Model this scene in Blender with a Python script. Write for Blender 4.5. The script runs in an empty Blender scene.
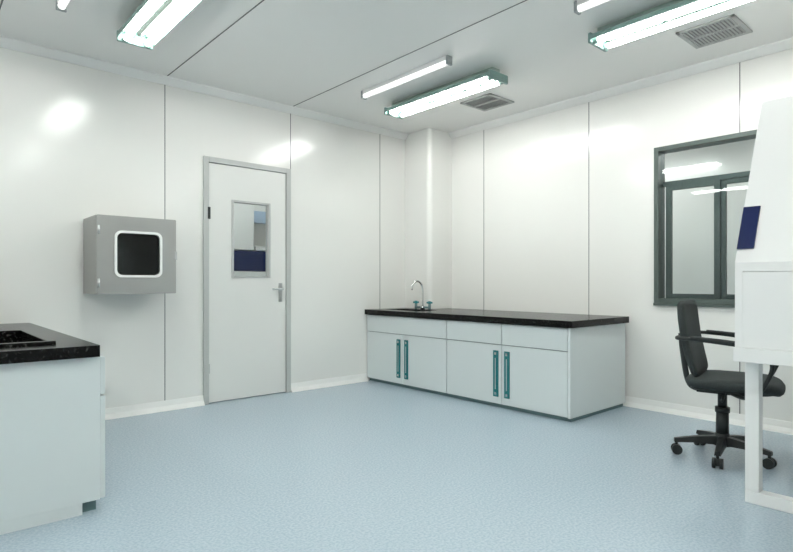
import bpy, bmesh, math
from mathutils import Vector, Matrix

# ------------------------------------------------------------------ materials
def mat(name, col, rough=0.5, metal=0.0, spec=0.5, emis=None, estr=0.0, noise=None, bump=None):
    m = bpy.data.materials.new(name); m.use_nodes = True
    nt = m.node_tree; b = nt.nodes["Principled BSDF"]
    b.inputs["Base Color"].default_value = (*col, 1)
    b.inputs["Roughness"].default_value = rough
    b.inputs["Metallic"].default_value = metal
    b.inputs["Specular IOR Level"].default_value = spec
    if emis:
        b.inputs["Emission Color"].default_value = (*emis, 1)
        b.inputs["Emission Strength"].default_value = estr
    if noise:
        scale, col2, lo, hi = noise
        tc = nt.nodes.new("ShaderNodeTexCoord")
        n = nt.nodes.new("ShaderNodeTexNoise"); n.inputs["Scale"].default_value = scale
        n.inputs["Detail"].default_value = 4
        r = nt.nodes.new("ShaderNodeValToRGB")
        r.color_ramp.elements[0].position = lo; r.color_ramp.elements[0].color = (*col, 1)
        r.color_ramp.elements[1].position = hi; r.color_ramp.elements[1].color = (*col2, 1)
        nt.links.new(tc.outputs["Object"], n.inputs["Vector"])
        nt.links.new(n.outputs["Fac"], r.inputs["Fac"])
        nt.links.new(r.outputs["Color"], b.inputs["Base Color"])
        if bump:
            bp = nt.nodes.new("ShaderNodeBump"); bp.inputs["Strength"].default_value = bump
            bp.inputs["Distance"].default_value = 0.002
            nt.links.new(n.outputs["Fac"], bp.inputs["Height"])
            nt.links.new(bp.outputs["Normal"], b.inputs["Normal"])
    return m

def glass_mat(name, tint=(1, 1, 1)):
    m = bpy.data.materials.new(name); m.use_nodes = True
    nt = m.node_tree; nt.nodes.clear()
    o = nt.nodes.new("ShaderNodeOutputMaterial"); mx = nt.nodes.new("ShaderNodeMixShader")
    t = nt.nodes.new("ShaderNodeBsdfTransparent"); t.inputs[0].default_value = (*tint, 1)
    g = nt.nodes.new("ShaderNodeBsdfGlossy"); g.inputs["Roughness"].default_value = 0.02
    f = nt.nodes.new("ShaderNodeFresnel"); f.inputs[0].default_value = 1.3
    nt.links.new(f.outputs[0], mx.inputs[0]); nt.links.new(t.outputs[0], mx.inputs[1])
    nt.links.new(g.outputs[0], mx.inputs[2]); nt.links.new(mx.outputs[0], o.inputs[0])
    return m

WALL = mat("wall_panel_white", (0.83, 0.825, 0.795), 0.19, spec=0.6, noise=(0.7, (0.845, 0.84, 0.81), 0.3, 0.7))
CEIL = mat("ceiling_panel_white", (0.875, 0.87, 0.845), 0.30, spec=0.4, noise=(0.6, (0.885, 0.88, 0.855), 0.3, 0.7))
TRIM = mat("trim_white", (0.87, 0.87, 0.85), 0.35)
SEAM = mat("seam_grey", (0.13, 0.14, 0.14), 0.6)
FLOOR = mat("floor_vinyl", (0.36, 0.445, 0.515), 0.27, spec=0.45, noise=(90, (0.46, 0.54, 0.605), 0.35, 0.65))
DOORM = mat("door_paint", (0.78, 0.78, 0.755), 0.35)
DFRAME = mat("door_frame_grey", (0.50, 0.51, 0.50), 0.35)
METAL = mat("brushed_metal", (0.55, 0.56, 0.56), 0.3, metal=0.9)
CHROME = mat("chrome", (0.75, 0.77, 0.77), 0.12, metal=1.0)
BOXG = mat("pass_box_steel", (0.33, 0.33, 0.32), 0.35, metal=0.5, noise=(3, (0.37, 0.37, 0.36), 0.3, 0.7))
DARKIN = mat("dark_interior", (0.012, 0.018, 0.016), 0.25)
RIM = mat("white_gasket", (0.85, 0.86, 0.84), 0.4)
BLACK = mat("black_plastic", (0.018, 0.022, 0.022), 0.45, spec=0.35)
FABRIC = mat("dark_fabric", (0.030, 0.037, 0.037), 0.75, spec=0.25, noise=(220, (0.05, 0.058, 0.058), 0.35, 0.65), bump=0.3)
GRANITE = mat("black_granite", (0.003, 0.003, 0.003), 0.22, spec=0.18, noise=(70, (0.075, 0.075, 0.07), 0.57, 0.76))
CAB = mat("cabinet_white", (0.69, 0.735, 0.735), 0.35)
GAP = mat("cabinet_gap", (0.20, 0.24, 0.25), 0.6)
TEAL = mat("handle_teal", (0.02, 0.17, 0.18), 0.4, spec=0.3)
TEALD = mat("plinth_teal", (0.12, 0.20, 0.21), 0.5)
WINF = mat("window_frame_alu", (0.085, 0.11, 0.10), 0.4, metal=0.2)
WHITEM = mat("powder_white", (0.82, 0.82, 0.81), 0.4)
BLUE = mat("display_navy", (0.006, 0.014, 0.075), 0.3, spec=0.3)
TUBE = mat("fluorescent_tube", (0.9, 0.95, 0.92), 0.4, emis=(1.0, 0.995, 0.965), estr=46)
BATT = mat("batten_diffuser", (0.9, 0.9, 0.9), 0.4, emis=(1.0, 1.0, 0.98), estr=1.0)
REFL = mat("fixture_reflector", (0.50, 0.60, 0.56), 0.18, metal=1.0)
CAPG = mat("fixture_end_green", (0.24, 0.36, 0.33), 0.3)
CAPD = mat("batten_end_grey", (0.30, 0.33, 0.33), 0.4)
VENTM = mat("vent_grey", (0.48, 0.49, 0.48), 0.5)
VENTD = mat("vent_dark", (0.26, 0.26, 0.26), 0.7)
GLASS = glass_mat("clear_glass", (0.93, 0.96, 0.965))
LBLUE = mat("pale_blue_panel", (0.45, 0.58, 0.75), 0.5)

# ------------------------------------------------------------------ builder
class B:
    def __init__(s, name):
        s.name = name; s.bm = bmesh.new(); s.mats = []
    def mi(s, m):
        if m not in s.mats: s.mats.append(m)
        return s.mats.index(m)
    def _tag(s, faces, m, smooth=False):
        i = s.mi(m)
        for f in faces:
            f.material_index = i; f.smooth = smooth
    def box(s, x0, x1, y0, y1, z0, z1, m, bev=0.0):
        r = bmesh.ops.create_cube(s.bm, size=1)
        vs = r["verts"]
        for v in vs:
            v.co = Vector(((x0+x1)/2 + v.co.x*(x1-x0), (y0+y1)/2 + v.co.y*(y1-y0), (z0+z1)/2 + v.co.z*(z1-z0)))
        fs = set(f for v in vs for f in v.link_faces)
        if bev > 0:
            es = list(set(e for f in fs for e in f.edges))
            r = bmesh.ops.bevel(s.bm, geom=es, offset=bev, segments=3, profile=0.5, affect='EDGES')
            allv = set(v for f in r["faces"] for v in f.verts)
            fs = set(f for v in allv for f in v.link_faces)
        s._tag(fs, m)
        return fs
    def poly(s, pts, d, m, smooth=False):
        """closed prism: polygon pts extruded by vector d"""
        d = Vector(d); a = [s.bm.verts.new(Vector(p)) for p in pts]; b = [s.bm.verts.new(Vector(p)+d) for p in pts]
        n = len(pts); fs = [s.bm.faces.new(a), s.bm.faces.new(b[::-1])]
        for i in range(n):
            fs.append(s.bm.faces.new((a[i], b[i], b[(i+1) % n], a[(i+1) % n])))
        s._tag(fs, m, False)
        if smooth:
            for f in fs[2:]: f.smooth = True
        bmesh.ops.recalc_face_normals(s.bm, faces=fs)
    def cyl(s, p0, p1, r0, m, r1=None, seg=20):
        if r1 is None: r1 = r0
        p0 = Vector(p0); p1 = Vector(p1); ax = (p1-p0).normalized()
        u = ax.orthogonal().normalized(); w = ax.cross(u)
        A = []; C = []
        for i in range(seg):
            t = 2*math.pi*i/seg; dv = u*math.cos(t)+w*math.sin(t)
            A.append(s.bm.verts.new(p0+dv*r0)); C.append(s.bm.verts.new(p1+dv*r1))
        side = [s.bm.faces.new((A[i], A[(i+1) % seg], C[(i+1) % seg], C[i])) for i in range(seg)]
        caps = [s.bm.faces.new(A[::-1]), s.bm.faces.new(C)]
        s._tag(side, m, True); s._tag(caps, m, False)
    def tube(s, pts, r, m, seg=12, sub=6, flat=1.0):
        P = [Vector(p) for p in pts]
        if sub > 1:
            Q = []
            for i in range(len(P)-1):
                p0 = P[max(i-1, 0)]; p1 = P[i]; p2 = P[i+1]; p3 = P[min(i+2, len(P)-1)]
                for k in range(sub):
                    t = k/sub
                    Q.append(0.5*((2*p1)+(-p0+p2)*t+(2*p0-5*p1+4*p2-p3)*t*t+(-p0+3*p1-3*p2+p3)*t**3))
            Q.append(P[-1]); P = Q
        rings = []; u = None
        for i, p in enumerate(P):
            t = (P[min(i+1, len(P)-1)]-P[max(i-1, 0)]).normalized()
            u = t.orthogonal().normalized() if u is None else (u - t*u.dot(t)).normalized()
            w = t.cross(u)
            rings.append([s.bm.verts.new(p+(u*math.cos(a)+w*math.sin(a)*flat)*r) for a in [2*math.pi*k/seg for k in range(seg)]])
        fs = []
        for a, b in zip(rings, rings[1:]):
            for k in range(seg):
                fs.append(s.bm.faces.new((a[k], a[(k+1) % seg], b[(k+1) % seg], b[k])))
        fs += [s.bm.faces.new(rings[0][::-1]), s.bm.faces.new(rings[-1])]
        s._tag(fs, m, True)
    def cushion(s, c, ux, uy, uz, w, d, h, m, n=4.0, shape=None, seg=48):
        """pillow: superellipse outline (w along ux, d along uy), thickness h along uz"""
        c = Vector(c); ux = Vector(ux); uy = Vector(uy); uz = Vector(uz)
        prof = [(0.0, -1.0), (0.5, -1.0), (0.85, -0.97), (0.95, -0.8), (1.0, -0.3), (1.0, 0.3), (0.95, 0.75), (0.85, 0.95), (0.5, 1.0), (0.0, 1.0)]
        rings = []
        for (k, zz) in prof[1:-1]:
            ring = []
            for i in range(seg):
                t = 2*math.pi*i/seg; ct, st = math.cos(t), math.sin(t)
                x = math.copysign(abs(ct)**(2/n), ct)*k; y = math.copysign(abs(st)**(2/n), st)*k
                z = zz
                if shape: x, y, z = shape(x, y, z)
                ring.append(s.bm.verts.new(c+ux*(x*w/2)+uy*(y*d/2)+uz*(z*h/2)))
            rings.append(ring)
        fs = []
        for a, b in zip(rings, rings[1:]):
            for i in range(seg):
                fs.append(s.bm.faces.new((a[i], a[(i+1) % seg], b[(i+1) % seg], b[i])))
        for ring, zz in ((rings[0], -1.0), (rings[-1], 1.0)):
            x, y, z = (0, 0, zz) if not shape else shape(0, 0, zz)
            cv = s.bm.verts.new(c+ux*(x*w/2)+uy*(y*d/2)+uz*(z*h/2))
            for i in range(seg):
                fs.append(s.bm.faces.new((ring[i], ring[(i+1) % seg], cv)))
        bmesh.ops.recalc_face_normals(s.bm, faces=fs)
        s._tag(fs, m, True)
    def build(s, loc=None, rotz=0.0, name=None):
        me = bpy.data.meshes.new(s.name)
        if loc is None:
            xs = [v.co.x for v in s.bm.verts]; ys = [v.co.y for v in s.bm.verts]; zs = [v.co.z for v in s.bm.verts]
            o = Vector(((min(xs)+max(xs))/2, (min(ys)+max(ys))/2, min(zs)))
            for v in s.bm.verts: v.co -= o
            loc = o
        s.bm.to_mesh(me)
        for m in s.mats: me.materials.append(m)
        ob = bpy.data.objects.new(s.name, me); ob.location = loc; ob.rotation_euler = (0, 0, rotz)
        bpy.context.scene.collection.objects.link(ob)
        return ob

def frame_x(b, X0, X1, y0, y1, z0, z1, w, m, bev=0.0):
    b.box(X0, X1, y0, y0+w, z0, z1, m, bev); b.box(X0, X1, y1-w, y1, z0, z1, m, bev)
    b.box(X0, X1, y0+w, y1-w, z0, z0+w, m, bev); b.box(X0, X1, y0+w, y1-w, z1-w, z1, m, bev)
def frame_y(b, Y0, Y1, x0, x1, z0, z1, w, m, bev=0.0):
    b.box(x0, x0+w, Y0, Y1, z0, z1, m, bev); b.box(x1-w, x1, Y0, Y1, z0, z1, m, bev)
    b.box(x0+w, x1-w, Y0, Y1, z0, z0+w, m, bev); b.box(x0+w, x1-w, Y0, Y1, z1-w, z1, m, bev)

# ------------------------------------------------------------------ room shell
XE, YN, H = 4.43, 4.50, 2.615
XW, YS = -2.5, -2.5
DX0, DX1, DH = 1.842, 2.66, 2.046
WY0, WY1, WZ0, WZ1 = 0.72, 1.95, 0.845, 2.06

b = B("floor"); b.box(XW-.1, 7.1, YS-.1, 6.3, -0.1, 0, FLOOR); b.build()
b = B("ceiling"); b.box(XW-.1, 7.1, YS-.1, 6.3, H, H+.1, CEIL); b.build()
b = B("wall_north_left"); b.box(XW-.1, DX0, YN, YN+.1, 0, H, WALL); b.build()
b = B("wall_north_right"); b.box(DX1, 7.0, YN, YN+.1, 0, H, WALL); b.build()
b = B("wall_north_above_door"); b.box(DX0, DX1, YN, YN+.1, DH, H, WALL); b.build()
b = B("wall_east")
b.box(XE, XE+.1, YS, WY0, 0, H, WALL); b.box(XE, XE+.1, WY1, YN, 0, H, WALL)
b.box(XE, XE+.1, WY0, WY1, 0, WZ0, WALL); b.box(XE, XE+.1, WY0, WY1, WZ1, H, WALL); b.build()
b = B("wall_south"); b.box(XW-.1, 7.0, YS-.1, YS, 0, H, WALL); b.build()
b = B("wall_west"); b.box(XW-.1, XW, YS, 6.2, 0, H, WALL); b.build()
b = B("wall_corridor"); b.box(XW-.1, 7.1, 6.2, 6.3, 0, H, WALL); b.build()
b = B("wall_next_room"); b.box(7.0, 7.1, YS-.1, 6.2, 0, H, WALL); b.build()
# corner boxing column with a rounded outer edge
CX, CY = 4.09, 4.12
b = B("wall_corner_column")
rr = .05
pts = [(XE, CY, 0), (XE, YN, 0), (CX, YN, 0)]
for k_ in range(9):
    a = math.radians(180+90*k_/8); pts.append((CX+rr+rr*math.cos(a), CY+rr+rr*math.sin(a), 0))
b.poly(pts, (0, 0, H), WALL); b.build()

c = 0.055
def cove(name, pts3, d):
    b = B(name); b.poly(pts3, d, TRIM); return b.build()
cove("trim_cornice_north", [(XW, YN, H-c), (XW, YN-.012, H-c), (XW, YN-c, H-.012), (XW, YN-c, H), (XW, YN, H)], (CX-XW, 0, 0))
cove("trim_cornice_east", [(XE, YS, H-c), (XE-.012, YS, H-c), (XE-c, YS, H-.012), (XE-c, YS, H), (XE, YS, H)], (0, CY-YS, 0))
bh, bd = 0.075, 0.045
def basepts_n(x): return [(x, YN, 0), (x, YN-bd, 0), (x, YN-bd+.008, .012), (x, YN-.018, .035), (x, YN-.008, bh), (x, YN, bh)]
b = B("baseboard_north")
b.poly(basepts_n(0.68), (DX0-0.68, 0, 0), TRIM); b.poly(basepts_n(DX1), (3.55-DX1, 0, 0), TRIM); b.build()
b = B("baseboard_east")
b.poly([(XE, YS, 0), (XE-bd, YS, 0), (XE-bd+.008, YS, .012), (XE-.018, YS, .035), (XE-.008, YS, bh), (XE, YS, bh)], (0, CY-YS, 0), TRIM); b.build()

b = B("trim_seams_north")
for x in (0.42, 1.537, 3.735): b.box(x-.003, x+.003, YN-.0015, YN+.001, bh, H-c, SEAM)
b.box(DX1-.003+.006, DX1+.009, YN-.0015, YN+.001, DH, H-c, SEAM)
b.build()
b = B("trim_seams_east")
for y in (3.678, 2.514): b.box(XE-.0015, XE+.001, y-.003, y+.003, bh, H-c, SEAM)
b.box(XE-.0015, XE+.001, 1.351, 1.357, WZ1, H-c, SEAM); b.box(XE-.0015, XE+.001, 1.351, 1.357, bh, WZ0, SEAM)
b.build()
b = B("trim_seams_ceiling")
for x in (-.7, .42, 1.537, 2.663): b.box(x-.004, x+.004, YS, YN-c, H-.0015, H+.001, SEAM)
b.build()

# ------------------------------------------------------------------ door
b = B("door_1")
fw = 0.045
b.box(DX0, DX0+fw, YN-.02, YN+.1, 0, DH, DFRAME, .003); b.box(DX1-fw, DX1, YN-.02, YN+.1, 0, DH, DFRAME, .003)
b.box(DX0+fw, DX1-fw, YN-.02, YN+.1, DH-fw, DH, DFRAME, .003)
lx0, lx1, lz1 = DX0+fw+.004, DX1-fw-.004, DH-fw-.004
gx0, gx1, gz0, gz1 = 2.09, 2.455, 1.045, 1.71
ly0, ly1 = YN-.005, YN+.04
b.box(lx0, gx0, ly0, ly1, .008, lz1, DOORM); b.box(gx1, lx1, ly0, ly1, .008, lz1, DOORM)
b.box(gx0, gx1, ly0, ly1, .008, gz0, DOORM); b.box(gx0, gx1, ly0, ly1, gz1, lz1, DOORM)
frame_y(b, ly0-.008, ly1+.006, gx0, gx1, gz0, gz1, .018, DFRAME, .002)
b.box(gx0+.018, gx1-.018, YN+.018, YN+.022, gz0+.018, gz1-.018, GLASS)
hx = lx1-.055
b.box(hx-.018, hx+.018, ly0-.008, ly0, .83, 1.0, METAL, .003)
b.cyl((hx, ly0-.006, .945), (hx, ly0-.05, .945), .010, METAL)
b.tube([(hx, ly0-.045, .945), (hx-.04, ly0-.05, .945), (hx-.10, ly0-.045, .945)], .009, METAL)
b.cyl((hx, ly0-.006, .87), (hx, ly0-.016, .87), .011, METAL)
b.box(DX0+fw-.012, DX0+fw+.012, ly0-.017, ly0-.0, 1.53, 1.63, BLACK, .003)
b.box(DX0+fw-.008, DX0+fw+.008, ly0-.012, ly0-.0, .25, .33, DFRAME, .003)
b.build()

b = B("corridor_storage_cabinet")
b.box(2.5, 3.6, 5.8, 6.18, 0, 1.13, WHITEM, .01)
b.box(2.5, 3.6, 5.8, 6.18, 1.135, 1.36, BLUE, .01)
b.box(2.5, 2.98, 5.82, 6.18, 1.37, 1.95, WHITEM, .01)
b.box(3.0, 3.6, 5.82, 6.18, 1.37, 1.42, WHITEM, .005)
b.box(3.0, 3.6, 6.1, 6.18, 1.72, 1.86, LBLUE, .005)
b.build()

# ------------------------------------------------------------------ window
b = B("window_1")
frame_x(b, XE-.02, XE+.045, WY0, WY1, WZ0, WZ1, .035, WINF, .003)
b.box(XE+.02, XE+.024, WY0+.035, WY1-.035, WZ0+.035, WZ1-.035, GLASS)
frame_x(b, XE+.045, XE+.10, WY0, WY1, WZ0, WZ1, .035, WINF)
b.box(XE+.06, XE+.10, WY0+.03, WY1-.03, 1.76, 1.795, WINF)
frame_x(b, XE+.055, XE+.085, 1.50, 1.89, WZ0+.03, 1.765, .042, WINF, .002)
frame_x(b, XE+.075, XE+.10, WY0+.03, 1.51, WZ0+.03, 1.765, .042, WINF, .002)
b.box(XE-.028, XE, WY0, WY1, WZ0-.02, WZ0, WINF)
b.build()

# ------------------------------------------------------------------ pass box
b = B("pass_through_box")
px0, px1, py0, py1, pz0, pz1 = .965, 1.49, 4.13, YN, .925, 1.46
t = .02; wx0, wx1, wz0, wz1 = 1.09, 1.375, 1.055, 1.345
b.box(px0, px0+t, py0+.03, py1, pz0, pz1, BOXG); b.box(px1-t, px1, py0+.03, py1, pz0, pz1, BOXG)
b.box(px0+t, px1-t, py0+.03, py1, pz0, pz0+t, BOXG); b.box(px0+t, px1-t, py0+.03, py1, pz1-t, pz1, BOXG)
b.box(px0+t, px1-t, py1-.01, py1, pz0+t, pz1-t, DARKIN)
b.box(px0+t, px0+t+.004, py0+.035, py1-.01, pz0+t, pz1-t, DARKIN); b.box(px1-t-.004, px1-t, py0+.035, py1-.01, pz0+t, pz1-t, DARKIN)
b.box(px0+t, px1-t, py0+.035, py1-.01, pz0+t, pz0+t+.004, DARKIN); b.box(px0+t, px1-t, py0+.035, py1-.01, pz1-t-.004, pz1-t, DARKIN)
def rrect(x0, x1, z0, z1, r, y, n=6):
    pts = []
    for cx, cz, a0 in ((x1-r, z1-r, 0), (x0+r, z1-r, 90), (x0+r, z0+r, 180), (x1-r, z0+r, 270)):
        for k in range(n+1):
            a = math.radians(a0+90*k/n); pts.append(Vector((cx+r*math.cos(a), y, cz+r*math.sin(a))))
    return pts
def ring_solid(b, outer, inner, dy, m):
    n = len(outer); bm = b.bm
    A = [bm.verts.new(p) for p in outer]; I = [bm.verts.new(p) for p in inner]
    A2 = [bm.verts.new(p+Vector((0, dy, 0))) for p in outer]; I2 = [bm.verts.new(p+Vector((0, dy, 0))) for p in inner]
    fs = []
    for i in range(n):
        j = (i+1) % n
        fs += [bm.faces.new((A[i], A[j], I[j], I[i])), bm.faces.new((A2[i], I2[i], I2[j], A2[j])),
               bm.faces.new((A[i], A2[i], A2[j], A[j])), bm.faces.new((I[i], I[j], I2[j], I2[i]))]
    bmesh.ops.recalc_face_normals(bm, faces=fs); b._tag(fs, m)
ring_solid(b, rrect(px0, px1, pz0, pz1, .008, py0), rrect(wx0, wx1, wz0, wz1, .035, py0), .027, BOXG)
ring_solid(b, rrect(wx0-.016, wx1+.016, wz0-.016, wz1+.016, .045, py0-.008), rrect(wx0, wx1, wz0, wz1, .035, py0-.008), .02, RIM)
b.poly(rrect(wx0-.004, wx1+.004, wz0-.004, wz1+.004, .035, py0+.010), (0, .004, 0), GLASS)
b.box(px1-.014, px1+.006, py0-.008, py0+.01, 1.17, 1.23, METAL, .003)
for z in (1.0, 1.36): b.cyl((px0+.012, py0+.003, z-.03), (px0+.012, py0+.003, z+.03), .008, METAL)
b.build()

# ------------------------------------------------------------------ base cabinet with sink
b = B("laboratory_bench")
fx, y0, y1, bt, tt = 3.56, 2.165, YN-.003, .68, .73
BX = XE-.05
CXb, CYb = CX-.004, CY-.004
b.box(fx+.02, CXb, y0, y1, .03, bt, CAB); b.box(CXb, BX, y0, CYb, .03, bt, CAB)
b.box(fx+.035, CXb, y0+.015, y1, 0, .03, TEALD); b.box(CXb, BX-.01, y0+.015, CYb, 0, .03, TEALD)
b.box(fx+.015, fx+.022, y0+.005, y1-.003, .03, bt, GAP)
ys = [y0, 2.775, 3.375, 3.95, y1]
g = .0035
zd = .507
for a, e in ((ys[0]+.02, ys[1]), (ys[1], ys[2]), (ys[2], ys[4])):
    b.box(fx, fx+.018, a+g, e-g, zd+g, bt-.006, CAB, .002)
for a, e in ((ys[0]+.02, ys[1]), (ys[1], ys[2]), (ys[2], ys[3]), (ys[3], ys[4])):
    b.box(fx, fx+.018, a+g, e-g, .035, zd-g, CAB, .002)
b.box(fx+.0, fx+.02, y0, y0+.02, .03, bt, CAB)
def pull(yc, z0, z1):
    b.box(fx-.010, fx+.002, yc-.025, yc+.025, z0, z1, TEAL, .004)
    b.box(fx-.012, fx-.008, yc-.004, yc+.004, z0+.06, z1-.06, METAL, .001)
    b.box(fx-.012, fx-.008, yc-.009, yc+.009, z0+.015, z0+.036, CHROME, .001)
    b.box(fx-.012, fx-.008, yc-.009, yc+.009, z1-.036, z1-.015, CHROME, .001)
for yc in (ys[1]-.055, ys[1]+.055, ys[3]-.055, ys[3]+.055): pull(yc, .09, .46)
sx0, sx1, sy0, sy1 = 3.68, 3.93, 3.85, 4.35
b.box(fx-.03, sx0, y0-.03, y1, bt, tt, GRANITE); b.box(sx1, CXb, y0-.03, y1, bt, tt, GRANITE)
b.box(sx0, sx1, y0-.03, sy0, bt, tt, GRANITE); b.box(sx0, sx1, sy1, y1, bt, tt, GRANITE)
b.box(CXb, BX+.003, y0-.03, CYb, bt, tt, GRANITE)
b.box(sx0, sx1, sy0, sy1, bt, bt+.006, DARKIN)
b.build()

b = B("sink_faucet")
fxp, fyp = 4.0, 4.13
b.cyl((fxp, fyp, tt), (fxp, fyp, tt+.03), .022, CHROME)
b.tube([(fxp, fyp, tt+.02), (fxp, fyp, tt+.18), (fxp-.015, fyp+.005, tt+.26), (fxp-.06, fyp+.02, tt+.29), (fxp-.105, fyp+.035, tt+.26), (fxp-.115, fyp+.04, tt+.20)], .011, CHROME)
for s_ in (-1, 1):
    yy = fyp + s_*.10
    b.cyl((fxp, yy, tt), (fxp, yy, tt+.06), .014, TEALD)
    b.cyl((fxp-.035, yy, tt+.07), (fxp+.035, yy, tt+.07), .009, TEAL)
    b.cyl((fxp, yy-.035, tt+.07), (fxp, yy+.035, tt+.07), .009, TEAL)
    b.cyl((fxp, yy, tt+.055), (fxp, yy, tt+.085), .014, TEAL)
b.tube([(fxp, fyp-.10, tt+.02), (fxp, fyp+.10, tt+.02)], .010, TEALD, sub=1)
b.build()

# ------------------------------------------------------------------ left bench
b = B("laboratory_sink_bench")
ax0, ax1, ay0, ay1 = -.10, .665, 2.70, YN-.003
b.box(ax0, ax1-.02, ay0, ay1, .05, bt, CAB, .002)
b.box(ax0+.02, ax1-.09, ay0+.0, ay1, 0, .05, CAB)
b.box(ax1-.09, ax1-.03, ay0+.03, ay1, 0, .05, TEALD)
for i in range(3):
    a = ay0+(ay1-ay0)/3*i; e = ay0+(ay1-ay0)/3*(i+1)
    b.box(ax1-.02, ax1, a+g*(i > 0), e-g, .055, zd-g, CAB, .002); b.box(ax1-.02, ax1, a+g*(i > 0), e-g, zd+g, bt-.006, CAB, .002)
    b.box(ax1-.002, ax1+.012, e-.09, e-.05, .15, .45, TEAL, .004)
qx0, qx1, qy0, qy1 = -.02, .47, 2.86, 3.60
cx1 = .637
b.box(ax0-.02, qx0, ay0-.03, ay1, bt, tt, GRANITE); b.box(qx1, cx1, ay0-.03, ay1, bt, tt, GRANITE)
b.box(qx0, qx1, ay0-.03, qy0, bt, tt, GRANITE); b.box(qx0, qx1, qy1, ay1, bt, tt, GRANITE)
b.box(qx0-.03, qx0, qy0-.03, qy1+.03, tt-.005, tt+.016, GRANITE, .004); b.box(qx1, qx1+.03, qy0-.03, qy1+.03, tt-.005, tt+.016, GRANITE, .004)
b.box(qx0, qx1, qy0-.03, qy0, tt-.005, tt+.016, GRANITE, .004); b.box(qx0, qx1, qy1, qy1+.03, tt-.005, tt+.016, GRANITE, .004)
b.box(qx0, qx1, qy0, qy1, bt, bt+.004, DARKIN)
b.build()

# ------------------------------------------------------------------ laminar flow hood
b = B("laminar_flow_hood")
hy1, hy0 = .86, -.50
hb = 3.74
b.poly([(2.75, hy0, 1.09), (3.125, hy0, 1.88), (hb, hy0, 1.88), (hb, hy0, 1.05), (2.75, hy0, 1.05)], (0, hy1-hy0, 0), WHITEM)
b.box(2.75, hb, hy1-.03, hy1, .717, 1.05, WHITEM); b.box(2.75, hb, hy0, hy0+.03, .717, 1.05, WHITEM)
b.box(hb-.03, hb, hy0+.03, hy1-.03, .717, 1.05, WHITEM)
b.box(2.752, 2.765, hy0+.03, hy1-.03, .718, 1.048, WHITEM)
b.box(2.738, hb+.01, hy0-.01, hy1+.005, .655, .717, WHITEM, .004)
L = .056; lx = 2.88
for yy in (hy1-.0-L, hy0+.01):
    b.box(lx, lx+L, yy, yy+L, L, .655, WHITEM, .003); b.box(hb-.07, hb-.07+L, yy, yy+L, L, .655, WHITEM, .003)
for xx in (lx, hb-.07):
    b.box(xx, xx+L, hy0+.01, hy1-.0, 0.0, L, WHITEM, .003)
k = .375/.79
def sl(z, o): return 2.75+(z-1.09)*k-o
za, zb = 1.150, 1.345
yd = hy1-.066
b.poly([(sl(za, .008), yd, za), (sl(zb, .008), yd, zb), (sl(zb, -.004), yd, zb), (sl(za, -.004), yd, za)], (0, .066, 0), BLUE)
b.build()

# ------------------------------------------------------------------ office chair
b = B("office_chair")
for i in range(5):
    a = math.radians(72*i+290); dx, dy = math.cos(a), math.sin(a); nx, ny = -dy, dx
    r0, r1 = .03, .25
    def P(r, w, z): return (dx*r+nx*w, dy*r+ny*w, z)
    bm = b.bm
    sec = []
    for r, w, zl, zh in ((r0, .026, .075, .125), (.14, .022, .078, .112), (r1, .016, .070, .092)):
        sec.append([bm.verts.new(P(r, -w, zl)), bm.verts.new(P(r, w, zl)), bm.verts.new(P(r, w*.7, zh)), bm.verts.new(P(r, -w*.7, zh))])
    fs = [bm.faces.new(sec[0]), bm.faces.new(sec[-1][::-1])]
    for s0, s1 in zip(sec, sec[1:]):
        for q in range(4): fs.append(bm.faces.new((s0[q], s0[(q+1) % 4], s1[(q+1) % 4], s1[q])))
    bmesh.ops.recalc_face_normals(bm, faces=fs); b._tag(fs, BLACK)
    cx_, cy_ = dx*.238, dy*.238
    b.cyl((cx_, cy_, .045), (cx_, cy_, .085), .008, BLACK)
    for s_ in (-1, 1):
        b.cyl((cx_+nx*s_*.010, cy_+ny*s_*.010, .028), (cx_+nx*s_*.026, cy_+ny*s_*.026, .028), .028, BLACK, seg=24)
    b.cyl((cx_-nx*.012, cy_-ny*.012, .034), (cx_+nx*.012, cy_+ny*.012, .034), .022, BLACK)
b.cyl((0, 0, .07), (0, 0, .14), .045, BLACK, .036)
b.cyl((0, 0, .13), (0, 0, .27), .034, BLACK, .032)
b.cyl((0, 0, .26), (0, 0, .29), .038, BLACK)
b.cyl((0, 0, .28), (0, 0, .40), .024, BLACK)
b.box(-.09, .09, -.12, .12, .375, .402, BLACK, .006)
b.tube([(.08, .02, .385), (.20, .03, .38), (.25, .03, .365)], .007, BLACK)
def seatshape(x, y, z):
    z2 = z - (0.9*max(0, y-.55)**2*4) + .18*(x*x)
    return x*(1-.06*(y < 0)*abs(y)), y, z2
b.cushion((0, .06, .440), (1, 0, 0), (0, 1, 0), (0, 0, 1), .46, .47, .062, FABRIC, n=4.0, shape=seatshape)
b.cushion((0, .06, .412), (1, 0, 0), (0, 1, 0), (0, 0, 1), .41, .42, .025, BLACK, n=4.0)
def backshape(x, y, z):
    wv = 1 - .14*max(0, -y)**1.5
    return x*wv, y, z + .5*(x*x) - .45*math.cos(y*2.2) + .3
tl = math.radians(10)
b.cushion((0, -.165, .680), (1, 0, 0), (0, -math.sin(tl), math.cos(tl)), (0, math.cos(tl), math.sin(tl)), .46, .44, .042, FABRIC, n=8.0, shape=backshape)
b.tube([(0, -.05, .390), (0, -.14, .385), (0, -.180, .43), (0, -.205, .59), (0, -.215, .70)], .024, BLACK, flat=.5)
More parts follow.
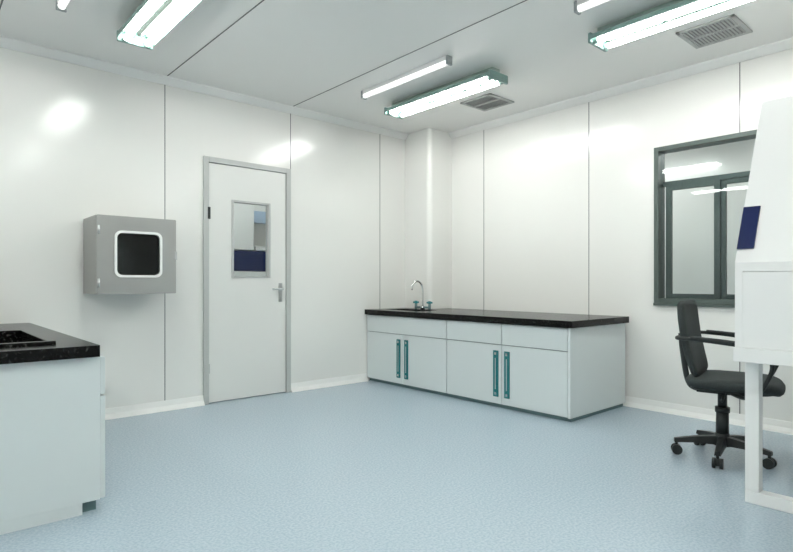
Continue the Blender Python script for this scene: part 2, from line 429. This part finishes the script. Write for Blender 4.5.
for s_ in (-1, 1):
    X = .26*s_
    b.tube([(.12*s_, .06, .392), (.225*s_, .13, .392), (X, .19, .42), (X, .235, .50), (X, .255, .57), (X, .235, .63), (X, .16, .665), (X, .05, .678), (X, -.06, .688), (X*.99, -.14, .692), (X*.9, -.19, .692), (X*.6, -.198, .69)], .011, BLACK, sub=6)
    b.tube([(X, .14, .676), (X, .05, .685), (X, -.06, .693), (X, -.12, .696)], .015, BLACK, sub=4, flat=.8)
b.build(loc=(3.52, 1.165, 0), rotz=math.atan2(-.19, -.98))

# ------------------------------------------------------------------ ceiling fixtures
def double_light(x, y0, y1, i=0):
    b = B("fluorescent_ceiling_light")
    w = .108; zt = H
    b.box(x-.045, x+.045, y0+.03, y1-.03, zt-.045, zt, REFL, .003)
    b.poly([(x-.045, y0+.02, zt-.045), (x-w, y0+.02, zt-.060), (x-w, y0+.02, zt-.066), (x-.04, y0+.02, zt-.052), (x, y0+.02, zt-.075), (x+.04, y0+.02, zt-.052), (x+w, y0+.02, zt-.066), (x+w, y0+.02, zt-.060), (x+.045, y0+.02, zt-.045)], (0, y1-y0-.04, 0), REFL)
    for yy, yy2 in ((y0, y0+.022), (y1-.022, y1)):
        b.box(x-w, x+w, yy, yy2, zt-.105, zt-.04, CAPG, .006)
    for s_ in (-1, 1):
        xx = x+s_*.064
        b.cyl((xx, y0+.05, zt-.088), (xx, y1-.05, zt-.088), .016, TUBE)
        for a, e in ((y0+.02, y0+.05), (y1-.05, y1-.02)): b.cyl((xx, a, zt-.088), (xx, e, zt-.088), .018, CAPG)
        for q in (.33, .67):
            yq = y0+(y1-y0)*q
            b.box(xx-.004, xx+.004, yq-.01, yq+.01, zt-.075, zt-.05, REFL)
        b.box(x+s_*w-.003, x+s_*w+.003, y0+.02, y1-.02, zt-.085, zt-.058, CAPG)
    return b.build()
def batten(x, y0, y1):
    b = B("ceiling_batten_light")
    b.box(x-.024, x+.024, y0+.02, y1-.02, H-.030, H, WHITEM, .003)
    b.cyl((x, y0+.02, H-.040), (x, y1-.02, H-.040), .020, BATT)
    for a, e in ((y0, y0+.02), (y1-.02, y1)): b.box(x-.027, x+.027, a, e, H-.064, H, CAPD, .004)
    return b.build()
for x in (3.335, 1.10, -1.13):
    for (a, e) in ((2.62, 3.83), (.63, 1.84), (-1.5, -.29)):  # fixtures of this grid outside the view are added to light the room
        if x == 1.10 and a > 2: a, e = 2.56, 3.77
        double_light(x, a, e)
        batten(x-.43, a+.1, a+1.1)
double_light(6.1, 2.6, 3.8); double_light(6.1, .4, 1.6)
double_light(2.4, 4.75, 5.95); double_light(0.4, 4.75, 5.95)  # unseen corridor fixtures, added to light what shows through the door glass

def vent(x, y, s=.34):
    b = B("ceiling_air_vent")
    frame_like = [(x-s/2, x+s/2, y-s/2, y-s/2+.025), (x-s/2, x+s/2, y+s/2-.025, y+s/2), (x-s/2, x-s/2+.025, y-s/2, y+s/2), (x+s/2-.025, x+s/2, y-s/2, y+s/2)]
    for q in frame_like: b.box(*q, H-.012, H, VENTM, .002)
    b.box(x-s/2+.02, x+s/2-.02, y-s/2+.02, y+s/2-.02, H-.003, H, VENTD)
    n = 14
    for i in range(n):
        yy = y-s/2+.035+i*(s-.07)/(n-1)
        b.poly([(x-s/2+.02, yy-.008, H-.011), (x-s/2+.02, yy+.008, H-.004), (x-s/2+.02, yy+.010, H-.006), (x-s/2+.02, yy-.006, H-.013)], (s-.04, 0, 0), VENTM)
    b.box(x-.006, x+.006, y-s/2+.02, y+s/2-.02, H-.013, H-.003, VENTM)
    return b.build()
vent(3.90, 3.20); vent(3.90, 1.34)

# ------------------------------------------------------------------ world + camera
w = bpy.data.worlds.new("world"); bpy.context.scene.world = w; w.use_nodes = True
w.node_tree.nodes["Background"].inputs[0].default_value = (.8, .85, .9, 1)
w.node_tree.nodes["Background"].inputs[1].default_value = .5
sc = bpy.context.scene
sc.view_settings.view_transform = 'Standard'
cam = bpy.data.cameras.new("camera"); co = bpy.data.objects.new("camera", cam); sc.collection.objects.link(co)
co.location = (0, 0, 1.0); co.rotation_euler = (math.radians(90), 0, math.radians(-41.4))
cam.sensor_width = 36; cam.lens = 558/793*36; cam.shift_y = 7/793; cam.clip_start = .05
sc.camera = co
